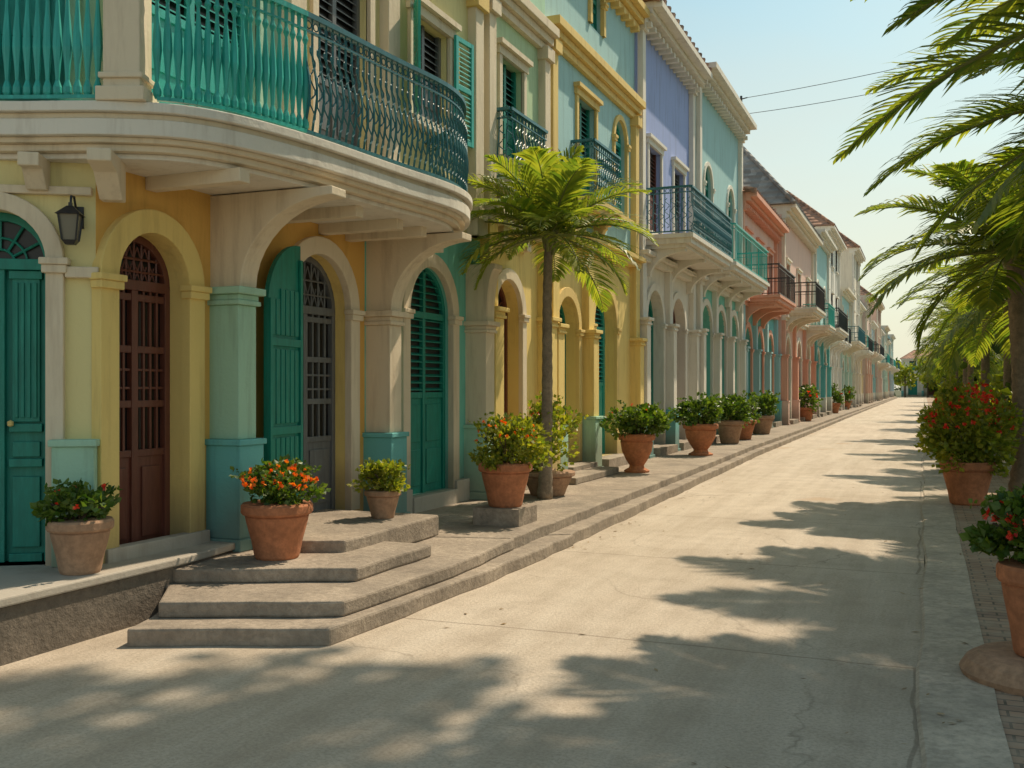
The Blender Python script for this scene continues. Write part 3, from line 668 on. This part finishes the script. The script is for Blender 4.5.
pot_plant('potted_shrub',-4.86,8.5,.44,.17,.27,.24,.25,TERRAP,LEAFY,None,0,900,.055)
pot_plant('potted_marigold',-4.2,10.0,.24,.28,.47,.42,.46,TERRA,LEAFY,ORANGE,34,2400,.055,ped=.18,fs=.03)
pot_plant('potted_shrub',-4.75,12.8,.24,.36,.33,.50,.9,TERRAP,LEAFY,RED,10,2400,.07)
pot_plant('potted_shrub',-4.62,16.9,.24,.30,.66,.50,.5,TERRA,LEAF,RED,10,2000,.08,belly=True)
pot_plant('potted_shrub',-4.5,21.7,.24,.36,.68,.55,.55,TERRA,LEAF,None,0,1600,.09,belly=True)
for x,y in ((-4.75,26.6),(-4.8,28.8),(-4.8,32.5)):
    pot_plant('potted_shrub',x,y,.24,.34+R.random()*.06,.55+R.random()*.15,.55+R.random()*.15,.5+R.random()*.25,[TERRA,TERRAP][R.randint(0,1)],LEAF,None,0,1000,.11)
for x,y in ((-4.9,46),(-4.9,61),(-5,72)):
    pot_plant('potted_shrub',x,y,.24,.42,.6,.6,.9,TERRA,LEAF,RED,6,600,.15,fs=.1)
pot_plant('potted_geranium',.63,6.5,.16,.23,.52,.34,.40,TERRA,LEAF,RED,75,2200,.06,fs=.036)
M=MB('tree_grate_ring'); M.lathe((.63,6.5,.0),[(.42,.0),(.44,.06),(.40,.12),(.34,.155),(.2,.156),(.001,.157)],TERRAP,28); M.done()
pot_plant('potted_bougainvillea',.58,15.9,.02,.36,.62,.58,1.1,TERRA,LEAFY,RED,130,3800,.08,fs=.05)
pot_plant('potted_shrub',.72,22.5,.02,.34,.5,.6,1.0,TERRA,LEAFY,RED,20,1600,.10,fs=.05)
pot_plant('potted_shrub',.8,29,.02,.34,.5,.65,1.0,TERRA,LEAFY,None,0,1200,.12)
M=MB('leaf_litter')
for i in range(300):
    if R.random()<.5: y=10+40*R.random()**1.6; x=-3.45-.012*(y-6)+abs(R.gauss(0,.12)); z=.006
    elif R.random()<.6: y=3+30*R.random()**1.5; x=R.gauss(.1,.35); z=.034
    else: y=3+22*R.random()**1.3; x=R.uniform(-3.3,0); z=.006
    a=R.random()*6.28; L=R.uniform(.012,.035); c=Vector((x,y,z)); d=Vector((math.cos(a),math.sin(a),.15))*L; w=Vector((-math.sin(a),math.cos(a),.1))*L*.4
    M.add([c-d,c+w,c+d,c-w],[(0,1,2,3)],LITTER)
M.done(recalc=False)
def palmfrond(M,base,az,e0,L,nl,lw,ll,curl=1.3,droop=1.0):
    n=12; pos=Vector(base); e=e0; pts=[pos.copy()]; tang=[]
    h=Vector((math.cos(az),math.sin(az),0))
    for i in range(n):
        t=h*math.cos(e)+Vector((0,0,math.sin(e))); tang.append(t); pos=pos+t*(L/n); pts.append(pos.copy()); e-=curl/n*(.4+1.2*i/n)
    tang.append(tang[-1])
    M.tube(pts,[.022*L/2.2*(1-i/n)+.004 for i in range(n+1)],PALMR,5)
    side=h.cross(Vector((0,0,1)))
    for k in range(nl):
        t=.08+.92*k/(nl-1); x=t*n; i=min(int(x),n-1); f=x-i
        p=pts[i].lerp(pts[i+1],f); tg=tang[i]; up=side.cross(tg)
        l=ll*(math.sin(math.pi*min(1,(t*.86+.10)))**.6)*(.4+.6*min(1,(1.15-t)*2.2))*R.uniform(.85,1.12)
        for sg in (-1,1):
            fw=.55+.7*t+R.uniform(-.08,.08)
            d=(side*sg+tg*fw+up*(.34+R.uniform(-.14,.14))).normalized()
            w=d.cross(up+side*sg*.3).normalized()*lw
            d2=(d+Vector((0,0,(-.22-R.uniform(0,.2))*droop))).normalized(); d3=(d+Vector((0,0,(-.6-R.uniform(0,.3))*droop))).normalized()
            a=p+d*l*.38; b=a+d2*l*.34; c=b+d3*l*.30
            M.add([p-w*.4,p+w*.4,a+w,a-w,b+w*.8,b-w*.8,c],[(0,1,2,3),(3,2,4,5),(5,4,6)],PALML)
def palm_mesh(H,tr,L,nf,nl,lw,ll,lean=(0,0),emin=-.5,emax=1.35,curl=1.4,droop=1.0):
    T_=MB('trunk'); n=max(16,int(H/.09)); pts=[];rs=[]
    for i in range(n+1):
        t=i/n; pts.append((lean[0]*t*t+.02*math.sin(t*5),lean[1]*t*t,H*t)); rs.append((tr*(1.25-.3*min(1,t*6)) -tr*.3*t)*(1.06 if i%2 else .96))
    T_.tube(pts,rs,TRUNK,14)
    top=Vector(pts[-1])
    for k in range(12):
        a=k*2.4; T_.tube([top+Vector((math.cos(a)*tr*.6,math.sin(a)*tr*.6,-.25+.02*k)),top+Vector((math.cos(a)*tr*1.3,math.sin(a)*tr*1.3,.05+.02*k))],[tr*.35,tr*.15],PALMR,5)
    F_=MB('crown')
    for k in range(nf):
        t=(k+.5)/nf; az=k*2.39996+R.uniform(-.25,.25); e0=emax-(emax-emin)*t**.9+R.uniform(-.12,.12)
        palmfrond(F_,top+Vector((math.cos(az),math.sin(az),0))*tr*.4,az,e0,L*R.uniform(.82,1.08)*(.8+.2*min(1,t*3)),nl,lw,ll,curl*R.uniform(.8,1.2),droop)
    return T_,F_
def palm(name,loc,*a,**k):
    E=empty(name,loc); T_,F_=palm_mesh(*a,**k); T_.p=E;F_.p=E; t=T_.done(smooth=True); f=F_.done(recalc=False); return E,t,f
palm('palm_tree',(-4.62,12.35,.24),3.45,.085,1.5,34,32,.022,.46,lean=(.10,-.06),emin=-.35,emax=1.5,curl=1.1,droop=.8)
palm('palm_tree',(1.35,16.4,0),3.7,.19,2.3,32,44,.030,.72,lean=(-.1,-.1),emin=-.4,curl=1.1,droop=.8)
palm('palm_tree',(2.75,8.4,0),4.7,.17,3.2,36,56,.032,.85,lean=(-.3,0),emin=-.3,curl=.8,droop=.7)
palm('palm_tree',(2.9,12.6,0),4.9,.17,3.3,36,50,.034,.9,lean=(-.3,0),emin=-.35,curl=.9,droop=.7)
E,t,f=palm('palm_tree',(2.4,23,0),4.3,.17,2.8,28,30,.036,.85,emin=-.5,curl=1.1,droop=.8)
for i,(x,y,sz,rz) in enumerate(((2.1,30,.95,1),(1.9,37,1.0,2.2),(1.8,46,.95,3.3),(2.0,57,1.05,4.1),(1.9,70,.95,5),(2.0,86,1,.4),(1.9,105,1,1.9),(2.0,130,1,2.9),(4.6,20,1.2,3.9),(5.0,27,1.3,.7))):
    e=empty('palm_tree',(x,y,0)); e.scale=(sz,sz,sz); e.rotation_euler=(0,0,rz)
    for src in (t,f):
        o=bpy.data.objects.new(src.name,src.data); sc.collection.objects.link(o); o.parent=e
def broad(name,loc,H,cr,n,ls,wide=1.0):
    E=empty(name,loc); T_=MB('trunk',E); T_.tube([(0,0,0),(.05,.05,H*.3),(0,.1,H*.62)],[.24,.18,.14],BARK,12)
    F_=MB('foliage',E)
    for k in range(15):
        a=k*2.4; rr=cr*R.uniform(.3,.8); p=Vector((rr*math.cos(a)*wide,rr*math.sin(a),H*.75+R.uniform(-.06,.1)*H))
        T_.tube([(0,.1,H*.58),(p.x*.5,p.y*.5,H*.68),tuple(p)],[.09,.06,.02],BARK,6)
        leaves(F_,p,(cr*.42,cr*.38,cr*.25),n//15,ls,LEAFD,clumps=7)
    T_.done(smooth=True); F_.done(recalc=False)
broad('street_tree',(1.9,6.6,0),8.6,2.6,6000,.2)
broad('street_tree',(2.0,9.3,0),15.0,3.5,10000,.24,1.35)
HD=MB('hedge')
for i in range(46):
    y=18+i*2.2; x=2.4+R.uniform(-.3,.5)
    leaves(HD,(x,y,.7+R.random()*.4),(1.0,1.4,.9),300,.2+.0015*y,LEAFY if R.random()<.45 else LEAFD,clumps=6)
    if R.random()<.6: flowers(HD,(x-.3,y,.7),(.8,1.0,.8),10,.09,RED)
HD.done(recalc=False)
TR=MB('distant_trees')
for i in range(40):
    y=24+i*5; x=4.0+R.uniform(0,5)
    for k in range(3): leaves(TR,(x+R.uniform(-1.5,1.2),y+R.uniform(-2,2),1.8+k*1.1),(2.0,2.6,1.5),240,.42+.003*y,LEAFD if R.random()<.4 else LEAFY,clumps=7)
    TR.tube([(x,y,0),(x,y,3)],[.2,.12],BARK,6)
for x in (-3.2,.6,2.6,4.4):
    y=SEND+10+R.uniform(-3,3)
    for k in range(2): leaves(TR,(x,y,3.4+k*1.8),(2.0,2,1.7),320,.6,LEAFY,clumps=8)
    TR.tube([(x,y,0),(x,y,4)],[.2,.12],BARK,6)
for i in range(30):
    x=-60+i*6; y=SEND+45+R.uniform(0,15)
    leaves(TR,(x,y,4),(5,4,5),200,1.1,LEAFD,clumps=7)
TR.done(recalc=False)
E=empty('utility_pole',(8,30,0)); M=MB('pole',E); M.tube([(0,0,0),(0,0,12.4)],[.16,.11],BARK,10); M.box(Fr((0,0),(1,0),(0,1)),-.8,.8,-.05,.05,11.8,11.92,BARK)
for x in(-.7,0,.7): M.lathe((x,0,11.92),[(.03,0),(.05,.05),(.03,.1),(.001,.14)],WHITE,8)
M.done()
M=MB('overhead_cable')
for (a,b,sag) in (((-5.1,31.6,10.75),(7.4,30,12.0),.25),((-5.1,31.8,10.3),(8,30,11.6),.35)):
    M.tube([Vector(a).lerp(Vector(b),t/16)-Vector((0,0,sag*4*(t/16)*(1-t/16))) for t in range(17)],.010,GREY,5)
M.tube([(-5.3,31.7,10.0),(-5.3,31.7,10.85)],.04,BLACK,6); M.tube([(-5.3,31.7,10.75),(-5.1,31.6,10.75)],.02,BLACK,5);M.tube([(-5.3,31.7,10.3),(-5.1,31.8,10.3)],.02,BLACK,5)
M.done()
# ================================================================== light
el=math.radians(55); hx,hy=.42,.9075
sd=Vector((hx*math.cos(el),hy*math.cos(el),math.sin(el))).normalized()
w=bpy.data.worlds.new("World"); sc.world=w; w.use_nodes=True; nt=w.node_tree; bg=nt.nodes['Background']
sk=N(nt,'ShaderNodeTexSky',sky_type='NISHITA'); sk.sun_disc=False; sk.sun_elevation=el; sk.sun_rotation=math.atan2(hx,hy); sk.dust_density=1.5; sk.air_density=1.0; sk.ozone_density=.8
tc=N(nt,'ShaderNodeTexCoord'); mp=N(nt,'ShaderNodeMapping'); mp.inputs['Scale'].default_value=(1,1,3.5); nt.links.new(tc.outputs['Generated'],mp.inputs[0])
cl=ramp(nt,noise(nt,1.6,4,.6,mp.outputs[0]),[(.46,0),(.8,.4)])
colr=mixc(nt,1,sk.outputs[0],(1.15,1.30,1.02),'MULTIPLY')
colr=mixc(nt,cl,colr,(5.8,5.8,5.0))
sp=N(nt,'ShaderNodeSeparateXYZ'); nt.links.new(tc.outputs['Generated'],sp.inputs[0])
hz=ramp(nt,sp.outputs['Z'],[(0,.9),(.36,0)])
colr=mixc(nt,hz,colr,(6.6,6.2,5.0))
nt.links.new(colr,bg.inputs[0]); bg.inputs[1].default_value=.13
sl=bpy.data.lights.new('sun','SUN'); sl.energy=4.7; sl.angle=math.radians(.9); sl.color=(1,.84,.63)
so=bpy.data.objects.new('sun',sl); so.rotation_euler=(-sd).to_track_quat('-Z','Y').to_euler(); sc.collection.objects.link(so)
# ================================================================== camera
cd=bpy.data.cameras.new('camera'); co=bpy.data.objects.new('camera',cd); sc.collection.objects.link(co); sc.camera=co
cd.sensor_width=36; cd.lens=36*1000/1024; cd.clip_end=2000; cd.shift_y=.004
co.location=(0,0,1.7); co.rotation_euler=(math.pi/2,0,math.radians(22.4))
